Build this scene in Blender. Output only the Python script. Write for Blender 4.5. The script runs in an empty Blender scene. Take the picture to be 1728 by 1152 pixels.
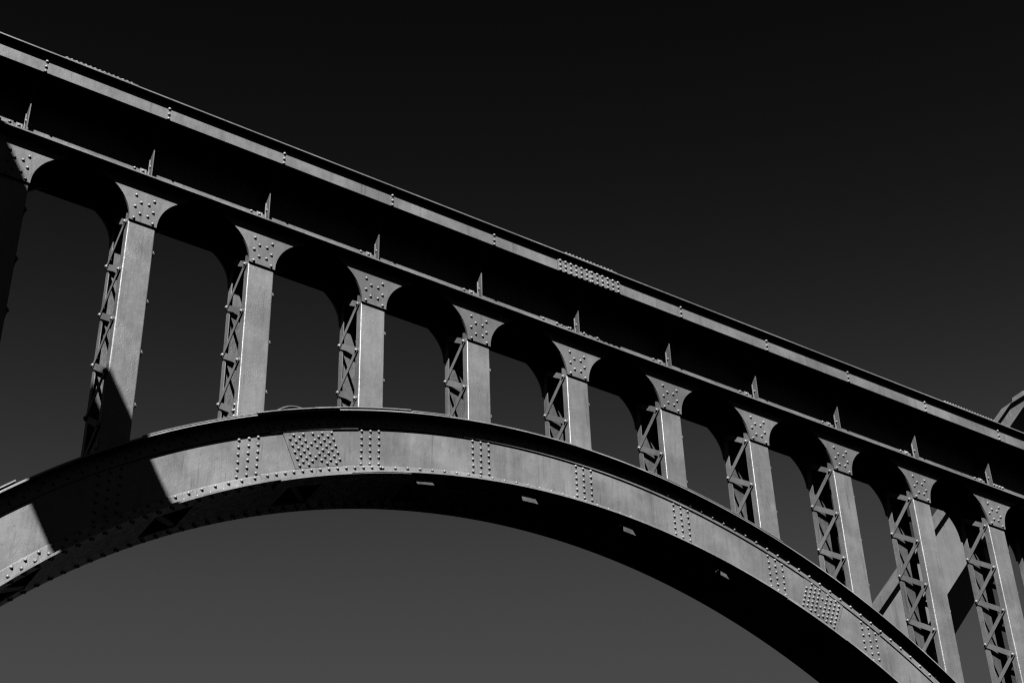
import bpy, bmesh, math, random
from mathutils import Vector, Matrix
random.seed(7)
sc = bpy.context.scene
COL = sc.collection

# ------------------------------------------------------------------ camera
cam_d = bpy.data.cameras.new('camera')
cam = bpy.data.objects.new('camera', cam_d)
COL.objects.link(cam)
yaw, pitch, roll = 0.588387, 0.640228, -0.034901
fwd = Vector((math.sin(yaw)*math.cos(pitch), math.cos(yaw)*math.cos(pitch), math.sin(pitch)))
r0 = Vector((math.cos(yaw), -math.sin(yaw), 0)); u0 = r0.cross(fwd)
rgt = r0*math.cos(roll) + u0*math.sin(roll); upv = rgt.cross(fwd)
m = Matrix((rgt, upv, -fwd)).transposed().to_4x4()
m.translation = Vector((-4.7003, -20.0520, -17.6548))
cam.matrix_world = m
cam_d.sensor_width = 36.0
cam_d.lens = 2988.46/1728*36.0
cam_d.clip_end = 6000
sc.camera = cam

# ------------------------------------------------------------------ light
SUN = Vector((0.64, 1.0, -0.96)).normalized()        # direction the light travels
sun_d = bpy.data.lights.new('sun', 'SUN')
sun_d.energy = 5.0
sun_d.angle = math.radians(0.53)
sun_d.color = (1.0, 1.0, 1.0)
sun = bpy.data.objects.new('sun', sun_d)
COL.objects.link(sun)
sun.rotation_euler = SUN.to_track_quat('-Z', 'Y').to_euler()
sun.location = (-20, -24, 30)

world = bpy.data.worlds.new('World')
sc.world = world
world.use_nodes = True
nt = world.node_tree
nt.nodes.clear()
sky = nt.nodes.new('ShaderNodeTexSky')
sky.sky_type = 'NISHITA'
sky.sun_disc = False
sky.sun_elevation = math.asin(-SUN.z)
sky.sun_rotation = math.atan2(-SUN.x, -SUN.y)
sky.altitude = 100
sky.air_density = 1.0
sky.dust_density = 0.2
sky.ozone_density = 1.0
sep = nt.nodes.new('ShaderNodeSeparateColor')        # black-and-white film behind a red filter: the red light of the sky only,
nt.links.new(sky.outputs[0], sep.inputs[0])          # printed hard
def wmath(op, src, val):
    q = nt.nodes.new('ShaderNodeMath'); q.operation = op; q.inputs[1].default_value = val
    nt.links.new(src, q.inputs[0]); return q.outputs[0]
x8 = wmath('POWER', sep.outputs[0], 8.0)              # film curve: steep toe, soft shoulder
dv = nt.nodes.new('ShaderNodeMath'); dv.operation = 'DIVIDE'
nt.links.new(wmath('MULTIPLY', x8, 0.0585), dv.inputs[0])
nt.links.new(wmath('ADD', wmath('MULTIPLY', x8, 0.40), 1.0), dv.inputs[1])
v = wmath('ADD', dv.outputs[0], 0.0018)
bg = nt.nodes.new('ShaderNodeBackground'); bg.inputs[1].default_value = 0.1
wo = nt.nodes.new('ShaderNodeOutputWorld')
nt.links.new(v, bg.inputs[0])
nt.links.new(bg.outputs[0], wo.inputs[0])

sc.view_settings.view_transform = 'Standard'
sc.view_settings.look = 'None'
sc.view_settings.exposure = 2.3
sc.view_settings.gamma = 1.0
sc.render.engine = 'CYCLES'
sc.cycles.diffuse_bounces = 0
sc.cycles.glossy_bounces = 0
sc.cycles.max_bounces = 0
sc.cycles.caustics_reflective = False
sc.cycles.use_denoising = False
sc.cycles.filter_width = 1.2

# ------------------------------------------------------------------ materials
def paint(name, lo, hi, bump=0.35, rough=0.5, scale=1.0):
    mt = bpy.data.materials.new(name); mt.use_nodes = True
    t = mt.node_tree; n = t.nodes; L = t.links
    b = n['Principled BSDF']
    geo = n.new('ShaderNodeNewGeometry')
    def noise(sc_, det, rg=0.55, vec=None):
        q = n.new('ShaderNodeTexNoise'); q.inputs['Scale'].default_value = sc_
        q.inputs['Detail'].default_value = det; q.inputs['Roughness'].default_value = rg
        L.new(vec or geo.outputs['Position'], q.inputs['Vector']); return q
    def mth(op, a, bb, clamp=False):
        q = n.new('ShaderNodeMath'); q.operation = op; q.use_clamp = clamp
        for i, v in enumerate((a, bb)):
            if isinstance(v, (int, float)): q.inputs[i].default_value = v
            else: L.new(v, q.inputs[i])
        return q.outputs[0]
    big = noise(1.3*scale, 4)
    mp = n.new('ShaderNodeMapping'); mp.inputs['Scale'].default_value = (9, 9, 0.7)
    L.new(geo.outputs['Position'], mp.inputs[0])
    streak = noise(1.0*scale, 3, 0.6, mp.outputs[0])
    fine = noise(38*scale, 3, 0.6)
    mid = noise(9*scale, 4, 0.6)
    mask = n.new('ShaderNodeMapRange'); mask.inputs['From Min'].default_value = 0.42; mask.inputs['From Max'].default_value = 0.62
    L.new(noise(2.2*scale, 2).outputs['Fac'], mask.inputs[0])
    # tone: broad patches + rain streaks + speckle
    v = mth('ADD', mth('MULTIPLY', big.outputs['Fac'], 0.52), mth('MULTIPLY', streak.outputs['Fac'], 0.26))
    v = mth('ADD', v, mth('MULTIPLY', fine.outputs['Fac'], 0.12))
    mr = n.new('ShaderNodeMapRange'); mr.inputs['From Min'].default_value = 0.33; mr.inputs['From Max'].default_value = 0.67
    mr.inputs['To Min'].default_value = lo; mr.inputs['To Max'].default_value = hi
    L.new(v, mr.inputs[0])
    # small chips with dark rims of bare primer
    vor = n.new('ShaderNodeTexVoronoi'); vor.feature = 'F1'; vor.inputs['Scale'].default_value = 7*scale
    L.new(geo.outputs['Position'], vor.inputs['Vector'])
    chip = n.new('ShaderNodeMapRange'); chip.inputs['From Min'].default_value = 0.05; chip.inputs['From Max'].default_value = 0.09
    chip.inputs['To Min'].default_value = 0.45; chip.inputs['To Max'].default_value = 1.0
    L.new(vor.outputs['Distance'], chip.inputs[0])
    gate = n.new('ShaderNodeMapRange'); gate.inputs['From Min'].default_value = 0.62; gate.inputs['From Max'].default_value = 0.66
    sepc = n.new('ShaderNodeSeparateColor'); L.new(vor.outputs['Color'], sepc.inputs[0]); L.new(sepc.outputs[0], gate.inputs[0])
    chipv = mth('SUBTRACT', 1.0, mth('MULTIPLY', mth('SUBTRACT', 1.0, chip.outputs[0]), gate.outputs[0]))
    pat = n.new('ShaderNodeMapRange'); pat.inputs['From Min'].default_value = 0.43; pat.inputs['From Max'].default_value = 0.60
    pat.inputs['To Min'].default_value = 0.84; pat.inputs['To Max'].default_value = 1.14
    L.new(noise(0.9*scale, 5, 0.62).outputs['Fac'], pat.inputs[0])
    mp2 = n.new('ShaderNodeMapping'); mp2.inputs['Scale'].default_value = (16, 16, 1.1)
    L.new(geo.outputs['Position'], mp2.inputs[0])
    stn = n.new('ShaderNodeMapRange'); stn.inputs['From Min'].default_value = 0.57; stn.inputs['From Max'].default_value = 0.74
    stn.inputs['To Min'].default_value = 1.0; stn.inputs['To Max'].default_value = 0.60
    L.new(noise(1.0*scale, 4, 0.6, mp2.outputs[0]).outputs['Fac'], stn.inputs[0])
    oi = n.new('ShaderNodeObjectInfo'); rnd = mth('ADD', mth('MULTIPLY', oi.outputs['Random'], 0.16), 0.92)
    val = mth('MULTIPLY', mth('MULTIPLY', mr.outputs[0], chipv), mth('MULTIPLY', mth('MULTIPLY', pat.outputs[0], rnd), stn.outputs[0]))
    cmb = n.new('ShaderNodeCombineColor')
    for i in range(3): L.new(val, cmb.inputs[i])
    L.new(cmb.outputs[0], b.inputs['Base Color'])
    rr = n.new('ShaderNodeMapRange'); rr.inputs['To Min'].default_value = rough-0.1; rr.inputs['To Max'].default_value = rough+0.15
    L.new(mid.outputs['Fac'], rr.inputs[0]); L.new(rr.outputs[0], b.inputs['Roughness'])
    b.inputs['Specular IOR Level'].default_value = 0.3
    h = mth('ADD', mth('MULTIPLY', fine.outputs['Fac'], mth('ADD', mth('MULTIPLY', mask.outputs[0], 0.8), 0.2)), mth('MULTIPLY', mid.outputs['Fac'], 0.8))
    bm_ = n.new('ShaderNodeBump'); bm_.inputs['Strength'].default_value = bump; bm_.inputs['Distance'].default_value = 0.02
    L.new(h, bm_.inputs['Height']); L.new(bm_.outputs[0], b.inputs['Normal'])
    return mt
# dark green bridge paint as the red-filtered film sees it
M_COL = paint('steel_paint_column', 0.039, 0.070, 0.40, 0.40)
M_ARCH = paint('steel_paint_arch', 0.036, 0.074, 0.32, 0.42)
M_LITRIM = paint('steel_paint_lit_rim', 0.056, 0.105, 0.45, 0.40)  # sunlit rims put into the colour: lighter flanges, cover plates and lower angle
M_CAP = paint('steel_paint_capital', 0.031, 0.052, 0.25, 0.46)
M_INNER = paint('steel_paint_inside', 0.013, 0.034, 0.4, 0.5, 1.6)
M_DECK = paint('steel_paint_deck', 0.034, 0.064, 0.28, 0.46)
M_BAR = paint('steel_paint_bar', 0.048, 0.064, 0.15, 0.44)
M_HILITE = paint('steel_paint_highlight', 0.076, 0.094, 0.05, 0.36)  # same paint made paler: highlights put into the colour of rivets and cleats
M_NB = paint('steel_paint_neighbour', 0.038, 0.062, 0.06, 0.50, 0.4)

def water_mat():
    mt = bpy.data.materials.new('river_water'); mt.use_nodes = True
    n = mt.node_tree.nodes; L = mt.node_tree.links; b = n['Principled BSDF']
    b.inputs['Base Color'].default_value = (0.01, 0.01, 0.01, 1)
    b.inputs['Roughness'].default_value = 0.12
    g = n.new('ShaderNodeNewGeometry'); q = n.new('ShaderNodeTexNoise'); q.inputs['Scale'].default_value = 1.4; q.inputs['Detail'].default_value = 4
    bp = n.new('ShaderNodeBump'); bp.inputs['Strength'].default_value = 0.4; bp.inputs['Distance'].default_value = 0.1
    L.new(g.outputs['Position'], q.inputs['Vector']); L.new(q.outputs['Fac'], bp.inputs['Height']); L.new(bp.outputs[0], b.inputs['Normal'])
    return mt
def stone_mat():
    mt = bpy.data.materials.new('pier_stone'); mt.use_nodes = True
    n = mt.node_tree.nodes; L = mt.node_tree.links; b = n['Principled BSDF']
    g = n.new('ShaderNodeNewGeometry'); q = n.new('ShaderNodeTexNoise'); q.inputs['Scale'].default_value = 3; q.inputs['Detail'].default_value = 6
    mr = n.new('ShaderNodeMapRange'); mr.inputs['To Min'].default_value = 0.12; mr.inputs['To Max'].default_value = 0.26
    L.new(g.outputs['Position'], q.inputs['Vector']); L.new(q.outputs['Fac'], mr.inputs[0])
    c = n.new('ShaderNodeCombineColor')
    for i in range(3): L.new(mr.outputs[0], c.inputs[i])
    L.new(c.outputs[0], b.inputs['Base Color']); b.inputs['Roughness'].default_value = 0.85
    bp = n.new('ShaderNodeBump'); bp.inputs['Strength'].default_value = 0.5; bp.inputs['Distance'].default_value = 0.03
    L.new(q.outputs['Fac'], bp.inputs['Height']); L.new(bp.outputs[0], b.inputs['Normal'])
    return mt
M_WATER = water_mat(); M_STONE = stone_mat()

# ------------------------------------------------------------------ helpers
WL = {}
def link(o, parent, loc):
    COL.objects.link(o)
    loc = Vector(loc)
    if parent is not None:
        o.parent = parent; o.location = loc - WL[parent.name]
    else:
        o.location = loc
    WL[o.name] = loc
    return o
def thing(name, label, cat, loc, group=None):
    o = bpy.data.objects.new(name, None); link(o, None, loc)
    o['label'] = label; o['category'] = cat
    if group: o['group'] = group
    o.empty_display_size = 0.3
    return o
def mesh_of(vs, fs, name='mesh', smooth=False):
    me = bpy.data.meshes.new(name)
    me.from_pydata([tuple(v) for v in vs], [], fs)
    bm = bmesh.new(); bm.from_mesh(me); bmesh.ops.recalc_face_normals(bm, faces=bm.faces); bm.to_mesh(me); bm.free()
    if smooth:
        for p in me.polygons: p.use_smooth = True
    return me
def obj(name, me, mat, parent=None, loc=(0, 0, 0), kind=None, label=None):
    if not me.materials: me.materials.append(mat)
    o = bpy.data.objects.new(name, me)
    link(o, parent, loc)
    if kind: o['kind'] = kind
    if label: o['label'] = label
    return o
class MB:
    def __init__(s): s.v = []; s.f = []
    def add(s, vs, fs):
        k = len(s.v); s.v += [tuple(v) for v in vs]; s.f += [tuple(i+k for i in f) for f in fs]; return s
    def box(s, x0, x1, y0, y1, z0, z1):
        v = [(x0,y0,z0),(x1,y0,z0),(x1,y1,z0),(x0,y1,z0),(x0,y0,z1),(x1,y0,z1),(x1,y1,z1),(x0,y1,z1)]
        return s.add(v, [(0,3,2,1),(4,5,6,7),(0,1,5,4),(1,2,6,5),(2,3,7,6),(3,0,4,7)])
    def prism(s, pts, fn):
        """pts: closed 2-D outline; fn(p, 0|1) -> 3-D point of the near / far face"""
        n = len(pts)
        v = [fn(p, 0) for p in pts] + [fn(p, 1) for p in pts]
        f = [tuple(range(n))[::-1], tuple(range(n, 2*n))] + [(i, (i+1) % n, n+(i+1) % n, n+i) for i in range(n)]
        return s.add(v, f)
    def arc(s, y0, y1, ra, rb, a0, a1, n, ch=0.0):
        v = []; f = []
        sec = [(y0, ra), (y1, ra), (y1, rb)] + ([(y0+ch, rb), (y0, rb-ch)] if ch else [(y0, rb)])
        q = len(sec)
        for i in range(n+1):
            a = math.radians(a0+(a1-a0)*i/n)
            for (y, r) in sec:
                v.append((AC[0]+r*math.sin(a), y, AC[1]+r*math.cos(a)))
        for i in range(n):
            for j in range(q):
                k = (j+1) % q
                f.append((q*i+j, q*i+k, q*i+q+k, q*i+q+j))
        f += [tuple(range(q)), tuple(q*n+j for j in range(q))[::-1]]
        return s.add(v, f)
    def dome(s, p, nrm, r, h, seg=8):
        nrm = Vector(nrm); t = nrm.orthogonal().normalized(); b = nrm.cross(t); p = Vector(p)
        v = []; f = []
        rings = ((1.0, 0.0), (0.93, 0.48), (0.62, 0.86))
        for (q, hh) in rings:
            for i in range(seg):
                a = 2*math.pi*i/seg
                v.append(p + (t*math.cos(a)+b*math.sin(a))*r*q + nrm*h*hh)
        v.append(p+nrm*h)
        for k in range(2):
            for i in range(seg):
                j = (i+1) % seg
                f.append((k*seg+i, k*seg+j, (k+1)*seg+j, (k+1)*seg+i))
        for i in range(seg): f.append((2*seg+i, 2*seg+(i+1) % seg, 3*seg))
        return s.add(v, f)
    def mesh(s, name='mesh', smooth=False): return mesh_of(s.v, s.f, name, smooth)
    def build(s, name, mat, parent=None, loc=(0, 0, 0), kind=None, smooth=False, label=None):
        loc = Vector(loc)
        s.v = [tuple(Vector(v)-loc) for v in s.v]
        return obj(name, s.mesh(name, smooth), mat, parent, loc, kind, label)

AC = (10.0, -15.42)          # centre of the arch
R_TOP, R_BOT = 13.862, 12.768
def arch_top(x): return AC[1] + math.sqrt(R_TOP**2 - (x-AC[0])**2)
GROUND = -19.3

# shared rivet head
RIV = {}
def rivet_mesh(nrm, r=0.027, h=0.030):
    k = (nrm, r)
    if k not in RIV:
        RIV[k] = MB().dome((0, 0, 0), nrm, r, h, 10).mesh('rivet_head', True)
        RIV[k].materials.append(M_HILITE)
    return RIV[k]
NF, NL, NR = (0, -1, 0), (-1, 0, 0), (1, 0, 0)

# ------------------------------------------------------------------ setting
riv_w = MB().add([(-3000,-3000,GROUND),(3000,-3000,GROUND),(3000,3000,GROUND),(-3000,3000,GROUND)], [(0,1,2,3)])
o = riv_w.build('river', M_WATER); o['kind'] = 'structure'

# ------------------------------------------------------------------ the bridge
bridge = thing('arch_bridge', 'riveted grey steel arch bridge with laced columns carrying a long plain deck', 'bridge', (10.0, 0.37, GROUND))

# --- arch rib
def P(a, r, y): return Vector((AC[0]+r*math.sin(math.radians(a)), y, AC[1]+r*math.cos(math.radians(a))))
A0, A1, NA = -78, 78, 156
web = MB().arc(0.0, 0.02, R_BOT+0.03, R_TOP-0.03, A0, A1, NA)
rib = web.build('arch_rib', M_ARCH, bridge, (10, 0.37, -1.56))
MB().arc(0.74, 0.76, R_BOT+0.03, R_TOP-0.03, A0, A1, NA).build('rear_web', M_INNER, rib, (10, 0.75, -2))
# flanges: continuous strips front and rear, batten plates between, with an open hand hole half-way between the columns
def ang(x, r): return math.degrees(math.asin(max(-1, min(1, (x-AC[0])/r))))
MB().arc(-0.215, 0.048, R_TOP-0.03, R_TOP, A0, A1, NA, 0.010).build('top_flange', M_LITRIM, rib, (10, 0, -1.56))
MB().arc(0.7402, 0.975, R_TOP-0.03, R_TOP, A0, A1, NA).build('top_flange', M_LITRIM, rib, (10, 0.86, -1.56))
MB().arc(-0.23, 0.048, R_BOT, R_BOT+0.03, A0, A1, NA).build('bottom_flange', M_LITRIM, rib, (10, 0, -2.65))
MB().arc(0.7202, 1.0, R_BOT, R_BOT+0.03, A0, A1, NA).build('bottom_flange', M_LITRIM, rib, (10, 0.9, -2.65))
for k in range(-1, 12):
    x = 2.0*k
    for (nm, r, ya, yb) in (('top_batten', R_TOP-0.03, 0.0481, 0.7401), ('bottom_batten', R_BOT, 0.0481, 0.7201)):
        hl, hr = (0.27, 0.27) if nm == 'bottom_batten' else (0.16 if 2 < x < 14.5 else 0.0, 0.16 if 1.5 < x < 13.5 else 0.0)
        a0, a1 = ang(x-1+hl, r), ang(x+1-hr, r)
        if k == -1: a0 = A0
        if k == 11: a1 = A1
        if a1-a0 < 0.5: continue
        MB().arc(ya, yb, r, r+0.03, a0, a1, max(4, int(a1-a0))).build(nm, M_ARCH, rib, P((a0+a1)/2, r, 0.4))
def soffit(x): return AC[1]+math.sqrt(R_BOT**2-(x-AC[0])**2)
for k in range(0, 10):
    x = 2.0*k+1
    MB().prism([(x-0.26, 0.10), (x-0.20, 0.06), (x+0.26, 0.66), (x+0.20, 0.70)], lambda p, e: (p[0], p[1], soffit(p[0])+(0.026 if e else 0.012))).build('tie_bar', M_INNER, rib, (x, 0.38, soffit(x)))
# angle legs riveted along the web, jointed at the splices
for (a0, a1) in ((A0, -24.6), (-18.0, 27.2), (27.35, A1)):
    MB().arc(-0.024, 0.005, 13.63, R_TOP-0.03, a0, a1, max(4, int(a1-a0))).build('upper_angle', M_ARCH, rib, (10, 0, -1.7))
MB().arc(-0.028, 0.005, 13.615, R_TOP-0.03, -24.55, -18.05, 8).build('upper_angle_splice', M_ARCH, rib, (5, 0, -2.6))
for (a0, a1) in ((A0, -25.95), (-17.55, A1)):
    MB().arc(-0.026, 0.005, R_BOT+0.03, 12.983, a0, a1, max(4, int(a1-a0)), 0.02).build('lower_angle', M_LITRIM, rib, (10, 0, -2.5))
MB().arc(-0.034, 0.005, R_BOT+0.03, 12.992, -26.5, -17.3, 12, 0.022).build('lower_angle_splice', M_LITRIM, rib, (5, 0, -3.3))
# cover plates on the flanges
for (a0, a1, y0, y1, ra, rb) in ((-25.6, -19.6, -0.245, 0.99, R_TOP, R_TOP+0.016), (-21.4, -14.2, -0.225, 0.98, R_TOP+0.016, R_TOP+0.03),
                                 (-14.1, -11.2, -0.222, 0.98, R_TOP, R_TOP+0.014), (-33.6, -25.7, -0.222, 0.98, R_TOP, R_TOP+0.012),
                                 (-45.8, -42.1, -0.205, 0.9, R_TOP+0.03, R_TOP+0.05),
                                 (5, 17, -0.222, 0.98, R_TOP, R_TOP+0.012), (-25.8, -20.2, -0.235, 1.0, R_BOT-0.022, R_BOT),
                                 (-21.5, -15.4, -0.22, 0.98, R_BOT-0.016, R_BOT), (18.2, 24.1, -0.236, 1.0, R_BOT-0.016, R_BOT)):
    MB().arc(y0, 0.046, ra, rb, a0, a1, max(3, int(a1-a0))).build('cover_plate', M_LITRIM, rib, (AC[0]+ra*math.sin(math.radians((a0+a1)/2)), 0.37, AC[1]+ra*math.cos(math.radians((a0+a1)/2))))
# diaphragms inside the rib under every column
for k in range(-1, 12):
    x = 2.0*k
    zt = AC[1]+math.sqrt(13.80**2-(x-10)**2); zb = AC[1]+math.sqrt(12.82**2-(x-10)**2) if abs(x-10) < 12.7 else zt-3
    MB().box(x-0.006, x+0.006, 0.025, 0.735, zb, zt).build('diaphragm', M_ARCH, rib, (x, 0.37, zb))

rivN = [0]; rest = MB()
def rivet(p, nrm, parent, r=0.026, own=True):
    if own and rivN[0] < 290 and parent is rib:
        rivN[0] += 1
        o = bpy.data.objects.new('rivet', rivet_mesh(nrm, r)); link(o, parent, p)
    else:
        rest.dome(p, nrm, r, r*1.1, 8)
# splice plates with staggered / diamond rivets
def splice(a0, a1, y, cols, parent):
    MB().arc(-0.014, 0.005, 13.0, 13.615, a0, a1, 6).build('splice_plate', M_ARCH, rib, P((a0+a1)/2, 13.3, 0))
    for (a, r) in cols: rivet(P(a, r, -0.014), NF, rib)
c1 = []
for j in range(10):
    a = -23.35 + j*0.335*1.06
    for i in range(5):
        r = 13.045 + i*0.113 + (0.056 if j % 2 else 0)
        if r < 13.58 and not (j == 4 and i % 2 == 0): c1.append((a, r))
c2 = []
for j in range(9):
    a = 20.22 + j*0.385
    for i in range(6):
        r = 13.05 + i*0.098 + (0.049 if j % 2 else 0)
        if r < 13.59 and not (j == 4 and i % 2) and not (j == 0 and i > 4): c2.append((a, r))
splice(-23.7, -20.0, 0, c1, rib)
splice(19.9, 23.65, 0, c2, rib)
# triple vertical rivet lines behind every column
for k in (2, 3, 4, 5, 6, 7, 8, 1, 0, 9, 10, -1, 11):
    for dx in (-0.15, 0.0, 0.15):
        x = 2.0*k+dx
        for i in range(6):
            r = 13.022+0.1125*i
            if abs(x-10) < r: rivet((x+random.uniform(-.004, .004), 0.0, AC[1]+math.sqrt(r*r-(x-10)**2)+random.uniform(-.004, .004)), NF, rib)
# leg rivets
a = -62.0
while a < 62:
    if not (-26.4 < a < -17.4): rivet(P(a, 12.94+random.uniform(-.004, .004), -0.026), NF, rib, own=(-46 < a < -10))
    rivet(P(a+0.48, 12.862, -0.026), NF, rib, own=(-46 < a < -30))
    if not (-24.6 < a < -18): rivet(P(a+0.25, 13.70+random.uniform(-.004, .004), -0.024), NF, rib, own=(3 < a < 34))
    rivet(P(a-0.23, 13.772, -0.024), NF, rib, own=(26 < a < 34))
    a += 1.0
for i in range(14):
    rivet(P(-26.05+0.68*i, 12.943, -0.034), NF, rib)
for i in range(10):
    rivet(P(-24.2+0.66*i, 13.70, -0.028), NF, rib, own=False)
# rivets under the flanges
a = -60.0
while a < 60:
    ar = math.radians(a); nd = (-math.sin(ar), 0, -math.cos(ar))
    for (y, r, da) in ((-0.16, R_BOT, 0), (-0.08, R_BOT, .35), (0.86, R_BOT, 0), (0.94, R_BOT, .35), (-0.13, R_TOP-0.03, .5)):
        q = math.radians(a+da); rest.dome(P(a+da, r, y), (-math.sin(q), 0, -math.cos(q)), 0.026, 0.022, 6)
    a += 1.0
rest.build('rivets', M_HILITE, rib, (10, 0, -1.6), kind='stuff', smooth=True)

# --- spandrel columns
HW, CD = 0.2214, 0.735
def channel(x, y_face, y_tip, zt, hw=HW, t=0.014, rc=0.022):
    """U-section; web at y_face, flange tips at y_tip"""
    sgn = 1 if y_tip > y_face else -1
    pts = []
    for s in (-1, 1):
        arc_ = []
        for i in range(5):
            th = math.radians(90*i/4)
            arc_.append((s*(hw-rc+rc*math.cos(th)), y_face+sgn*(rc-rc*math.sin(th))))
        pts.append(arc_)
    out = [(-hw, y_tip)] + pts[0] + pts[1][::-1] + [(hw, y_tip), (hw-t, y_tip), (hw-t, y_face+sgn*t*1.2), (-hw+t, y_face+sgn*t*1.2), (-hw+t, y_tip)]
    return MB().prism(out, lambda p, e: (x+p[0], p[1], zt if e else arch_top(x+p[0])-0.004))
def capital_outline():
    R = 0.763; pts = []
    zs = [0.0, 0.06, 0.12, 0.18, 0.24, 0.30, 0.36, 0.42, 0.48, 0.54, 0.60, 0.66, 0.71]
    rt = [(HW + R - math.sqrt(R*R-z*z), z) for z in zs] + [(0.66, 0.777)]
    return rt + [(-x, z) for (x, z) in rt[::-1]]
CAPO = capital_outline()
CAP_F = MB().prism(CAPO, lambda p, e: (p[0], 0.004 if e else -0.034, p[1])).mesh('capital')
CAP_R = MB().prism(CAPO, lambda p, e: (p[0], CD+0.034 if e else CD-0.004, p[1])).mesh('rear_capital')
def bar_mesh(y0, z0, y1, z1, x0, x1, w=0.047):
    d = Vector((y1-y0, z1-z0)); L = d.length; d.normalize(); nrm = Vector((-d.y, d.x))
    pts = []
    for (cy, cz, base) in ((y1, z1, 0), (y0, z0, 180)):
        for i in range(7):
            th = math.radians(-90+30*i+base)
            v = d*math.cos(th)*w + nrm*math.sin(th)*w
            pts.append((cy+v.x, cz+v.y))
    return MB().prism(pts, lambda p, e: (x1 if e else x0, p[0], p[1])).mesh('lacing_bar')
Y1, Y2, PH = 0.070, 0.665, 0.464
# bars of the left side (facing -x) and of the right side, both as shared meshes
BAR = {('L', 0): bar_mesh(Y1, 0, Y2, PH, -HW-0.013, -HW-0.001), ('L', 1): bar_mesh(Y1, 0, Y2, -PH, -HW-0.027, -HW-0.0132),
       ('R', 0): bar_mesh(Y1, 0, Y2, PH, HW+0.001, HW+0.013), ('R', 1): bar_mesh(Y1, 0, Y2, -PH, HW+0.0132, HW+0.027)}
CAPRIV = [(-.156,.494),(-.068,.378),(.144,.484),(-.156,.265),(.062,.376),(.141,.26),(-.071,.152),(.06,.152),(-.156,.04),(.146,.042)]
for k in range(-1, 11):
    x = 2.0*k
    zb = min(arch_top(x-HW), arch_top(x+HW))
    c_ = channel(x, 0.0, 0.135, 0.778).build('spandrel_column', M_COL, bridge, (x, 0.37, zb))
    if k == 0: c_['label'] = 'column at the left edge, lying in deep shadow'
    if k == 1: c_['label'] = 'column whose foot is crossed by a slanting shadow'
    channel(x, CD, CD-0.135, 0.778).build('rear_channel', M_COL, c_, (x, 0.7, zb))
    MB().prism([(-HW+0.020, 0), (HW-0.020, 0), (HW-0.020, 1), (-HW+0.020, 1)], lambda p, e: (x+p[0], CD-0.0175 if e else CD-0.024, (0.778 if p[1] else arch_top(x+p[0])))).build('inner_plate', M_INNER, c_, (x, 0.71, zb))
    obj('capital', CAP_F, M_CAP, c_, (x, 0, 0)); obj('rear_capital', CAP_R, M_CAP, c_, (x, 0, 0))
    for (rx, rz) in CAPRIV:
        o = bpy.data.objects.new('rivet', rivet_mesh(NF)); link(o, c_, (x+rx+random.uniform(-.004, .004), -0.034, rz+random.uniform(-.004, .004)))
    zl = arch_top(x-HW)
    base_h = {2: 0.42}.get(k, 0.30)
    # -x side lacing: front nodes at 0, -2h ...
    j = 0
    while True:
        zf = -2*PH*j
        if zf < zl+0.10: break
        obj('lacing_bar', BAR[('L', 0)], M_BAR, c_, (x, 0, zf))
        if zf-PH > zl+0.05 or zf-0.25 > zl:
            obj('lacing_bar', BAR[('L', 1)], M_BAR, c_, (x, 0, zf))
        o = bpy.data.objects.new('rivet', rivet_mesh(NL, 0.030, 0.030)); link(o, c_, (x-HW-0.027, Y1, zf))
        if zf-PH > zl+0.02:
            o = bpy.data.objects.new('rivet', rivet_mesh(NL, 0.030, 0.030)); link(o, c_, (x-HW-0.027, Y2, zf-PH))
        j += 1
    # +x side lacing, half a pitch lower
    zr = arch_top(x+HW); j = 0
    while True:
        zf = -0.435-2*PH*j
        if zf < zr+0.12: break
        obj('lacing_bar', BAR[('R', 0)], M_BAR, c_, (x, 0, zf))
        if zf-0.3 > zr: obj('lacing_bar', BAR[('R', 1)], M_BAR, c_, (x, 0, zf))
        o = bpy.data.objects.new('rivet', rivet_mesh(NR)); link(o, c_, (x+HW+0.027, Y1, zf))
        j += 1
    # base gusset on the lacing side
    gz = MB().prism([(0.012, zl+0.005), (CD-0.012, zl+0.005), (CD-0.012, zl+0.09), (0.10, zl+base_h), (0.012, zl+base_h)],
                    lambda p, e: (x-HW-0.001 if e else x-HW-0.0128, p[0], p[1]))
    g_ = gz.build('base_gusset', M_COL, c_, (x, 0.3, zl))
    for i in range(int(base_h/0.1)):
        o = bpy.data.objects.new('rivet', rivet_mesh(NL)); link(o, c_, (x-HW-0.0128, 0.055, zl+0.05+i*0.1))

# wide end column next to the pier
x = 22.0; hw = 0.68
ec = channel(x, 0.0, 0.135, 0.778, hw).build('end_column', M_COL, bridge, (x, 0.37, arch_top(x+hw)))
channel(x, CD, CD-0.135, 0.778, hw).build('rear_channel', M_COL, ec, (x, 0.7, arch_top(x+hw)))
for (nm, ya, yb) in (('capital', -0.034, 0.004), ('rear_capital', CD-0.004, CD+0.034)):
    MB().prism([(px+(0.459 if px > 0 else -0.459), pz) for (px, pz) in CAPO], lambda p, e: (x+p[0], yb if e else ya, p[1])).build(nm, M_COL, ec, (x, ya, 0))

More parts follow.
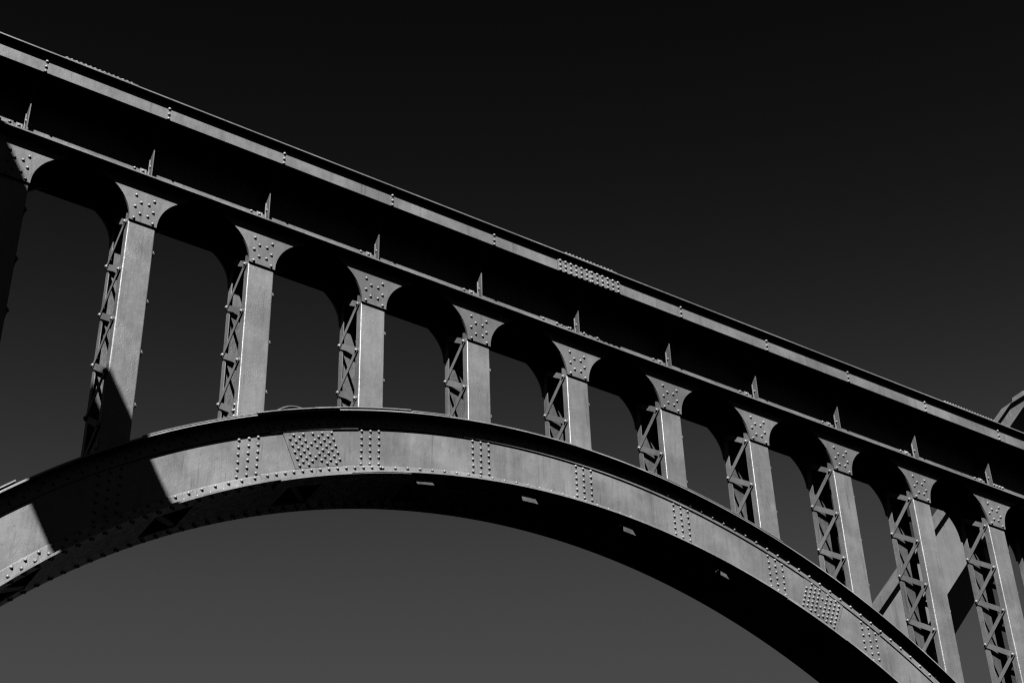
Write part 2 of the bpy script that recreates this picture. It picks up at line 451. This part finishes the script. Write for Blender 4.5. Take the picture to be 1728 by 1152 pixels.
# --- deck girder
X0, X1 = -4.0, 24.5
gird = MB().box(X0, X1, 0.107, 0.122, 0.812, 2.085).build('deck_girder', M_DECK, bridge, (10, 0.37, 0.81))
MB().box(X0, X1, 0.615, 0.63, 0.812, 2.085).build('rear_web', M_DECK, gird, (10, 0.62, 0.81))
MB().box(X0, X1, -0.222, 0.957, 0.780, 0.810).build('bottom_flange', M_DECK, gird, (10, 0.37, 0.78))
fr = MB()
for k in range(-1, 12):
    x = 2.0*k
    MB().prism([(-0.035, 0.812), (-0.15, 0.812), (-0.15, 1.5), (-0.42, 1.765), (-0.42, 2.083), (0.105, 2.083), (0.105, 1.42), (-0.035, 1.36)],
               lambda p, e: (x+0.008 if e else x-0.008, p[0], p[1])).build('bracket', M_CAP, gird, (x, 0, 0.81))
    cl = MB().box(x-0.11, x-0.0085, 0.085, 0.1065, 0.8125, 1.17).build('cleat', M_HILITE, gird, (x, 0.1, 0.81))
    MB().box(x-0.024, x-0.0085, -0.055, -0.036, 0.8125, 1.27).build('cleat', M_HILITE, gird, (x, 0, 0.81))
    fr.dome((x-0.065, 0.085, 1.12), NF, 0.027, 0.029); fr.dome((x-0.065, 0.085, 1.0), NF, 0.027, 0.029)
    fr.dome((x-0.0085, -0.085, 1.10), NL, 0.022, 0.022)
    fr.dome((x-0.2, 0.107, 1.14), NF, 0.027, 0.029)
for (xa, xb, n) in ((9.35, 10.62, 0), (20.18, 20.62, 4), (-0.9, -0.15, 0)):
    MB().box(xa, xb, 0.093, 0.1065, 0.814, 1.22).build('splice_plate', M_DECK, gird, ((xa+xb)/2, 0.1, 0.814))
    for i in range(5):
        fr.dome((xa+0.06+(xb-xa-0.12)*i/4, 0.093, 1.135), NF, 0.027, 0.029)
fr.build('rivets', M_HILITE, gird, (10, 0, 0.9), kind='stuff', smooth=True)

# --- fascia and coping
fas = MB().box(X0, X1, -0.524, -0.50, 1.769, 2.088).build('fascia', M_DECK, bridge, (10, -0.51, 1.769))
MB().box(X0, X1, -0.50, -0.30, 1.770, 1.785).build('fascia_flange', M_DECK, fas, (10, -0.4, 1.77))
sp = MB().box(9.335, 10.675, -0.540, -0.523, 1.758, 2.087).build('splice_plate', M_DECK, fas, (10, -0.53, 1.76))
for i in range(12):
    for z in (1.986, 1.878, 1.782):
        o = bpy.data.objects.new('rivet', rivet_mesh(NF, 0.029, 0.030)); link(o, fas, (9.385+i*0.1125, -0.540, z))
for k in range(-1, 12):
    for z in (1.992, 1.880, 1.785):
        o = bpy.data.objects.new('rivet', rivet_mesh(NF)); link(o, fas, (2.0*k+0.032, -0.524, z))
cop = MB().box(X0, X1, -0.634, 1.40, 2.092, 2.116).build('coping', M_DECK, bridge, (10, 0.37, 2.09))
MB().box(X0, X1, 1.25, 1.275, 1.77, 2.09).build('rear_fascia', M_DECK, cop, (10, 1.26, 1.77))
tick = MB()
for (xa, xb) in ((0.26, 1.45), (9.44, 10.56), (18.5, 19.93)):
    MB().box(xa, xb, -0.628, -0.40, 2.117, 2.134).build('joint_plate', M_DECK, cop, ((xa+xb)/2, -0.5, 2.117))
    n = int((xb-xa)/0.075)
    for i in range(n): tick.dome((xa+0.04+i*0.075, -0.60, 2.134), (0, 0, 1), 0.03, 0.03, 6)
tick.build('rivets', M_HILITE, cop, (10, -0.6, 2.13), kind='stuff', smooth=True)

# --- stone piers under the springings (below the picture)
def pier(x0, x1):
    b_ = MB(); b_.prism([(x0, GROUND-0.5), (x1, GROUND-0.5), (x1-0.25, -15.9), (x0+0.25, -15.9)], lambda p, e: (p[0], 1.7 if e else -0.9, p[1]))
    b_.box(x0, x1, -1.05, 1.85, -15.9, -15.5)
    return b_.build('stone_pier', M_STONE, bridge, ((x0+x1)/2, 0.37, GROUND))
pier(-5.2, -2.2); pier(22.2, 25.2)

# ------------------------------------------------------------------ loose cable on the arch
def tube(path, r, seg=6):
    b_ = MB(); n = len(path); path = [Vector(p) for p in path]; vs = []; fs = []
    for i, p in enumerate(path):
        d = (path[min(i+1, n-1)]-path[max(i-1, 0)]).normalized(); t = d.cross(Vector((0, 1, 0.01))).normalized(); q = d.cross(t)
        for j in range(seg):
            a = 2*math.pi*j/seg; vs.append(p+t*r*math.cos(a)+q*r*math.sin(a))
    for i in range(n-1):
        for j in range(seg):
            k = (j+1) % seg; fs.append((i*seg+j, i*seg+k, (i+1)*seg+k, (i+1)*seg+j))
    fs += [tuple(range(seg))[::-1], tuple((n-1)*seg+j for j in range(seg))]
    return b_.add(vs, fs)
path = []
for i in range(25):
    t = i/24; x = 4.33+0.62*t
    path.append((x, -0.10+0.05*t, arch_top(x)+0.045+0.11*math.sin(math.pi*min(1, t*1.1))**0.8))
for i in range(5): path.append((4.97+0.05*i, -0.04+0.01*i, arch_top(4.97+0.05*i)+0.05-0.004*i))
o = tube(path, 0.014).build('cable', M_BAR, None, (4.65, -0.08, arch_top(4.65)))
o['label'] = 'short loop of loose cable lying on the arch between two columns'; o['category'] = 'cable'

# ------------------------------------------------------------------ neighbouring girder behind the right-hand columns
nb = thing('neighbouring_girder', 'steep plain steel girder rising behind the columns at the right edge', 'girder', (20.0, 5.3, GROUND))
D1 = Vector((0.641, 0.7675)); N1 = Vector((0.7675, -0.641)); O1 = Vector((21.579, 0.948))
KP = 9.49                                              # distance along the first leg to the kink
D2 = Vector((0.792, 0.611)); N2 = Vector((0.611, -0.792))
def line_at(n, t0=-1.5):
    """polyline (start, kink, end) at normal distance n from the reference line"""
    a_ = O1 + D1*t0 + N1*n
    # intersection of both offset lines
    p1 = O1 + N1*n; k0 = O1 + D1*KP; p2 = k0 + N2*n
    det = D1.x*(-D2.y) - D1.y*(-D2.x)
    dx, dy = p2.x-p1.x, p2.y-p1.y
    t = (dx*(-D2.y) - dy*(-D2.x))/det
    kk = p1 + D1*t
    return [a_, kk, kk + D2*9]
def leg(name, n0, n1, y0, y1, t0=-1.5):
    mt = M_NB if 'web' in name else M_CAP
    A_, B_ = line_at(n0, t0), line_at(n1, t0)
    return MB().prism(A_ + B_[::-1], lambda p, e: (p[0], y1 if e else y0, p[1])).build(name, mt, nb, (22, (y0+y1)/2, 2))
leg('top_flange', -0.165, 0.0, 4.845, 5.05)
MB().prism([(28.16, 8.93), (28.30, 9.03), (28.34, 9.21), (28.19, 9.12)], lambda p, e: (p[0], 5.2 if e else 4.82, p[1])).build('end_box', M_NB, nb, (28.2, 5, 9))
leg('outer_strip', -0.262, -0.1651, 4.851, 5.05, 6.5)
leg('outer_flange', -0.276, -0.262, 4.735, 5.06, 6.5)
leg('deep_flange', -0.012, 0.0, 4.52, 4.844, 6.5)
leg('web', 0.001, 1.16, 5.0, 5.03)
leg('rear_web', 0.75, 2.30, 6.2, 6.23)
MB().box(20.75, 21.5, 5.1, 6.1, GROUND, 0.35).build('post', M_NB, nb, (21.1, 5.6, GROUND))

# unseen raking girder and mast, added to cast the shadow across the left end
rk = thing('shadow_caster', 'unseen shadow caster added left of the bridge to shade its leftmost columns', 'girder', (-13.2, -6.5, GROUND))
T = 6.5; off = Vector((SUN.x/SUN.y, SUN.z/SUN.y))*T   # from the added caster to its shadow on the bridge face
def rk_pt(xz, z): return (xz - z/1.695 - off.x, z - off.y)
def rake(name, xa, xb, y0, y1):
    zt, zb = 15.0, -6.9
    return MB().prism([rk_pt(xa, zb), rk_pt(xb, zb), rk_pt(xb, zt), rk_pt(xa, zt)], lambda p, e: (p[0], y1 if e else y0, p[1])).build(name, M_NB, rk, (-8, -T, 5))
rake('web', -2.12, 0.15, -T-0.02, -T)
rake('flange', 0.10, 0.16, -T-0.17, -T+0.15)
rake('flange', -2.13, -2.07, -T-0.17, -T+0.15)
px_ = rk_pt(-1.0, 13.5)
MB().box(px_[0]-0.5, px_[0]+0.5, -T+0.2, -T+1.2, GROUND, px_[1]+2.0).build('mast', M_NB, rk, (px_[0], -T+0.7, GROUND))  # added to hold up the unseen shadow caster
